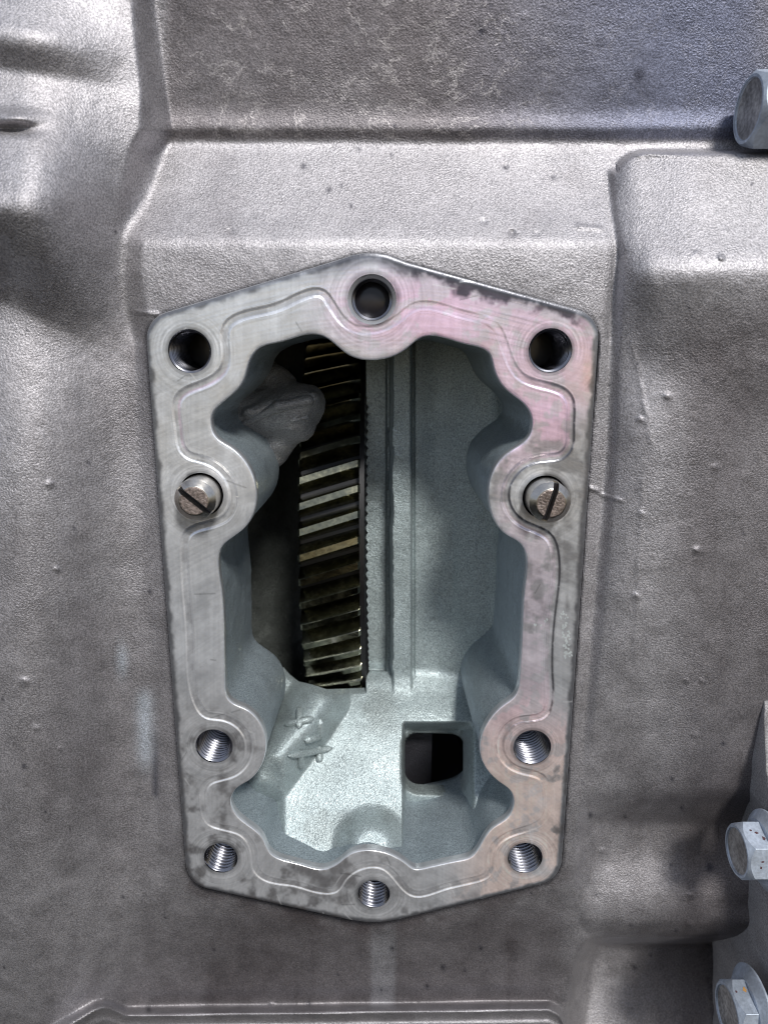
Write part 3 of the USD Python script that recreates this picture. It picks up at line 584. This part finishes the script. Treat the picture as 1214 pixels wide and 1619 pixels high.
# raised casting marks on the lobe and the floor
def mark(p, q):
    t_ = np.linspace(0, 1, 9); uu = p[0] + (q[0] - p[0]) * t_; vv = p[1] + (q[1] - p[1]) * t_
    c_ = unproj(uu, vv, back_depth(uu, vv) / 1000. - .0009); rad = .0017
    a_ = np.arange(10) * 2 * np.pi / 10; d_ = c_[-1] - c_[0]; d_ /= np.linalg.norm(d_); s1 = np.cross(d_, [0, 1, 0]); s1 /= np.linalg.norm(s1); s2 = np.cross(d_, s1)
    rs = rad * np.sqrt(np.clip(1 - (2 * t_ - 1) ** 24, .02, 1))
    v = (c_[:, None, :] + rs[:, None, None] * (np.cos(a_)[None, :, None] * s1 + np.sin(a_)[None, :, None] * s2)).reshape(-1, 3)
    add('casting_mark', v, grid_faces(10, 9, True), M_CHAMBER, casing, True, np.tile(ramp3(.34, .39, .39), (len(v), 1)))
for p, q in [((449, 1147), (497, 1136)), ((474, 1117), (473, 1152)), ((506, 1136), (506, 1170)), ((482, 1172), (505, 1165)), ((455, 1196), (526, 1183)), ((475, 1187), (476, 1216)), ((505, 1180), (505, 1205))]: mark(p, q)

# clutch housing flange at the right edge, that the bolts screw into
cl = unproj(np.array([1262, 1246, 1230, 1222, 1212, 1204, 1205, 1214, 1218, 1210, 1206, 1206, 1208]), np.array([640, 700, 900, 1080, 1150, 1220, 1275, 1305, 1420, 1470, 1540, 1620, 1800]), -.002)
pg = sg.Polygon(np.vstack([cl[:, [0, 2]], [[.30, cl[-1, 2]], [.30, cl[0, 2]]]])).buffer(-.003).buffer(.003)
ex = trimesh.creation.extrude_polygon(pg, .060, engine='earcut')
v, f = arr(man(ex).refine_to_length(.004)); v = np.stack([v[:, 0], .055 - v[:, 2], v[:, 1]], 1)
t_ = trimesh.Trimesh(v, f[:, ::-1], process=True); trimesh.smoothing.filter_taubin(t_, .5, .53, 12); v = np.array(t_.vertices)
v[:, 1] += .30 * np.clip(v[:, 2] + .11, -.12, .12) * (v[:, 1] < .02); v[:, 1] += .002 * (meshkit.fbm(v * 60, 3, 77) - .5) * 2; v[:, 0] += .0006 * (meshkit.fbm(v * 90 + 7, 3, 78) - .5) * 2
add('clutch_housing_flange', v, t_.faces, M_CAST, casing, True, np.tile(ramp3(.34, .33, .335), (len(v), 1)), np.zeros(len(v)))

# ------------------------------------------------------------------ gear
GR, GYF, GZ, NT = .1209, .050, -.0423, 62
gx0, gx1 = float(unproj(470, 850, .052)[0]), float(unproj(569, 850, .052)[0])
gc = np.array([(gx0 + gx1) / 2, GYF + GR, GZ])
gear = thing('helical_gear', 'dark oily steel gear with slanted teeth inside the open port', 'gear', gc)
W = gx1 - gx0; PITCH = 2 * np.pi * GR / NT
HELIX = math.tan(math.radians(17.5))
def gear_tooth(k):
    xs = np.array([-W / 2, -W / 2 + .0011, -W / 4, 0, W / 4, W / 2 - .0011, W / 2])
    prof_ = [(-.43, -.0100), (-.40, -.0092), (-.30, -.0050), (-.19, -.0012), (-.155, -.0003), (-.13, 0), (.13, 0), (.155, -.0003), (.19, -.0012), (.30, -.0050), (.40, -.0092), (.43, -.0100)]
    vv = []
    for x in xs:
        e = .0012 * (1 - min(1, (W / 2 - abs(x)) / .0012)) 
        for (tt, h) in prof_:
            ang = (k + tt) * 2 * np.pi / NT + (x * HELIX) / GR
            r = GR + h - e * (1 if h > -.009 else 0)
            vv.append((x, -r * np.cos(ang), r * np.sin(ang)))
    n = len(prof_); f = grid_faces(n, 7)
    ends = []
    for b_, rev in ((0, False), ((7 - 1) * n, True)):
        for q in range(1, n - 1): ends.append((b_, b_ + q + 1, b_ + q) if not rev else (b_, b_ + q, b_ + q + 1))
    v = np.array(vv); ff = np.vstack([f, ends])
    tm = trimesh.Trimesh(v, ff, process=False)
    m = usdkit.mesh(stage, newpath('tooth', gear), tm, M_GEAR, smooth=35)
for k in range(NT): gear_tooth(k)
def ring_mesh(prof_, nseg=186, fn=None):
    a_ = np.arange(nseg) * 2 * np.pi / nseg; vv = []
    for i_, (x, r) in enumerate(prof_):
        xx = x + (fn(i_, a_) if fn else 0 * a_)
        vv.append(np.stack([xx + 0 * a_, -r * np.cos(a_), r * np.sin(a_)], 1))
    return np.concatenate(vv), grid_faces(nseg, len(prof_), True)
v, f = ring_mesh([(-W / 2 + .0006, .05), (-W / 2 + .0006, GR - .0098), (W / 2 - .0006, GR - .0098), (W / 2 - .0006, .05), (-W / 2 + .0006, .05)])
m = usdkit.mesh(stage, newpath('rim', gear), trimesh.Trimesh(v, f, process=False), M_GEARCORE, smooth=30)
# dog teeth on the side of the gear
nd = 156; wdog = float(unproj(580, 850, .054)[0]) - gx1
v, f = ring_mesh([(W / 2 - .0008, .05), (W / 2 - .0004, GR - .0022), (W / 2 + wdog * .6, GR - .0028), (W / 2 + wdog * 1.15, GR - .0065), (W / 2 + wdog * .6, GR - .014), (W / 2 + wdog * .6, .05)], nd * 6,
                 lambda i_, a_: (-.0013 * np.abs(np.sin(a_ * nd / 2)) ** 1.5 if i_ == 3 else 0 * a_))
m = usdkit.mesh(stage, newpath('dog_ring', gear), trimesh.Trimesh(v, f, process=False), M_GEARCORE, smooth=40)

# ------------------------------------------------------------------ slotted dowel pins
def slotted_pin(px, r, ang, label, rust):
    cw = w0(px); loc = (cw[0], 0.0, cw[1])
    t = thing('slotted_pin', label, 'slotted pin', loc, 'slotted pins of the port flange')
    h = .0118
    def rev(p): 
        m = trimesh.creation.revolve(np.array(p), sections=72); return man(m)
    slot = manifold3d.Manifold.cube([.0021, .05, .0070], True).rotate([0, 0, ang - 90]).translate([0, 0, h - .0020])
    body = rev([(0, -.014), (r, -.014), (r, h - .0030), (r - .0001, h - .0024), (r - .0022, h - .0004), (r - .0026, h - .00025), (0, h - .00025)]) - slot
    facep = rev([(0, h - .0006), (r - .0027, h - .0006), (r - .0027, h - .0001), (r - .0030, h), (0, h)]) - slot
    slot_dark = manifold3d.Manifold.cube([.0019, 2 * r - .0012, .0010], True).rotate([0, 0, ang - 90]).translate([0, 0, h - .0047])  # added dark strip that paints shade into the slot bottom
    for nm, mm, mt in (('shank', body, M_PIN), ('end_face', facep, M_RUST), ('slot_shade', slot_dark, M_DARK)):
        v, f = arr(mm); v = np.stack([v[:, 0], -v[:, 2], v[:, 1]], 1)
        usdkit.mesh(stage, newpath(nm, t), trimesh.Trimesh(v, f, process=False), mt, smooth=28)
slotted_pin(*PINS[0], 'brown rusted slotted steel pin in the left flange edge, slot running down to the right', 1)
slotted_pin(*PINS[1], 'bright edged slotted steel pin in the right flange edge, slot nearly upright', 0)

# ------------------------------------------------------------------ hex bolts of the clutch housing
def hex_bolt(px, y, af, rot, length, label, dish=.0016):
    loc = unproj(px[0], px[1], y)
    t = thing('hex_bolt', label, 'hex bolt', loc, 'hex bolts along the clutch housing joint')
    rc = af / math.sqrt(3)
    a_ = np.radians(np.arange(6) * 60 + rot); hexp = sg.Polygon(np.stack([rc * np.cos(a_), rc * np.sin(a_)], 1))
    hx = man(trimesh.creation.extrude_polygon(hexp.buffer(-.0004).buffer(.0004), length, engine='earcut'))
    cone = man(trimesh.creation.revolve(np.array([(0, 0), (af * .47, 0), (af * .495, .0006), (rc + .0005, .0032), (rc + .0005, length + .001), (0, length + .001)]), sections=64))
    cut = man(trimesh.creation.revolve(np.array([(0, -.01), (af * .43, -.01), (af * .43, .0002), (af * .385, dish), (0, dish + .0004)]), sections=64))
    head = (hx ^ cone) - cut
    dishm = man(trimesh.creation.revolve(np.array([(0, dish - .0002), (af * .1, dish - .0002), (af * .30, dish - .0001), (af * .41, dish * .45), (af * .425, .0006), (af * .425, dish + .002), (0, dish + .002)]), sections=64))
    washer = man(trimesh.creation.revolve(np.array([(0, length - .0004), (rc * 1.02, length - .0004), (rc * 1.10, length + .0006), (rc * 1.28, length + .0022), (rc * 1.32, length + .0028), (rc * 1.32, length + .0036), (0, length + .0036)]), sections=72))
    shank = man(trimesh.creation.revolve(np.array([(0, length + .003), (af * .33, length + .003), (af * .33, length + .04), (0, length + .04)]), sections=40))
    for nm, mm, mt in (('head', head, M_ZINC), ('dish', dishm, M_DISH), ('washer_flange', washer, M_ZINC), ('shank', shank, M_ZINC)):
        v, f = arr(mm); v = np.stack([v[:, 2], -v[:, 0], v[:, 1]], 1)
        usdkit.mesh(stage, newpath(nm, t), trimesh.Trimesh(v, f, process=False), mt, smooth=25)
    def patch(name, k, x, w, size, mat, seed):
        g = np.random.default_rng(seed); a2 = np.linspace(0, 2 * np.pi, 14, endpoint=False); rr_ = (.55 + .6 * g.uniform(0, 1, 14))
        p = trimesh.creation.extrude_polygon(sg.Polygon(np.stack([.75 * size[0] * rr_ * np.cos(a2), .75 * size[1] * rr_ * np.sin(a2)], 1)).buffer(.0001), .00012, engine='earcut')
        v = np.array(p.vertices); ang = math.radians(rot + 30 + 60 * k); n_ = np.array([0, -math.cos(ang), math.sin(ang)]); t2 = np.array([0, math.sin(ang), math.cos(ang)])
        q = np.outer(v[:, 0] + x, [1., 0, 0]) + np.outer(v[:, 1] + w, t2) + np.outer(v[:, 2] + af / 2 - .00003, n_)
        usdkit.mesh(stage, newpath(name, t), trimesh.Trimesh(q, p.faces, process=False), mat)
    return patch
M_RED = metal('red_paint', (0.55, 0.03, 0.07), 0.0, (0.4, 0.6))
M_CHIP = metal('black_chip', (0.09, 0.045, 0.05), 0.3, (0.5, 0.7), (900.0, 0.0003, 0.5))
M_SPOT = metal('orange_rust', (0.33, 0.17, 0.05), 0.0, (0.6, 0.8), (900.0, 0.0004, 0.6))
pa = hex_bolt((1182, 172), .010, .0240, -22, .0135, 'pale zinc bolt head with a red paint dab, beside the dark upper panel')
pa('paint_mark', 0, .0105, -.001, (.0022, .0042), M_RED, 1)
pa = hex_bolt((1164, 1346), -.018, .0215, -19, .0095, 'chipped zinc bolt head with a dished face and bare black chips, above the oily hollow')
for i_, (k_, x_, w_, sx_, sy_) in enumerate([(0, .0055, .0010, .0009, .0004), (0, .0048, -.0014, .0004, .0006), (1, .0060, .0010, .0010, .0006), (1, .0078, -.0015, .0008, .0012), (1, .0040, .0022, .0006, .0004)]): pa('bare_chip', k_, x_, w_, (sx_, sy_), M_CHIP, 20 + i_)
pa = hex_bolt((1149, 1602), -.013, .0255, -15, .0085, 'zinc bolt head in the bottom corner with a rust spot and a wide washer flange')
pa('rust_spot', 1, .0062, .0030, (.0011, .0014), M_SPOT, 31)
for i_, (k_, x_, w_, sx_, sy_) in enumerate([(1, .0022, .002, .0005, .0006), (0, .0030, -.003, .0005, .0004)]): pa('bare_chip', k_, x_, w_, (sx_, sy_), M_CHIP, 40 + i_)

# oil drops hanging on the gear teeth
dr = []
for k_ in range(26):
    tt = rng.integers(52, 72); ang = (tt + rng.uniform(-.5, .5)) * 2 * np.pi / NT; x_ = -W / 2 + rng.uniform(.001, .006); r_ = GR - rng.uniform(.001, .008)
    sp_ = trimesh.creation.icosphere(1, rng.uniform(.0003, .0006)); sp_.apply_translation([x_, -r_ * np.cos(ang + x_ * HELIX / GR), r_ * np.sin(ang + x_ * HELIX / GR)]); dr.append(sp_)
dm = trimesh.util.concatenate(dr)
props(usdkit.mesh(stage, newpath('oil_drops', gear), dm, M_DARK, smooth=True), kind='stuff')
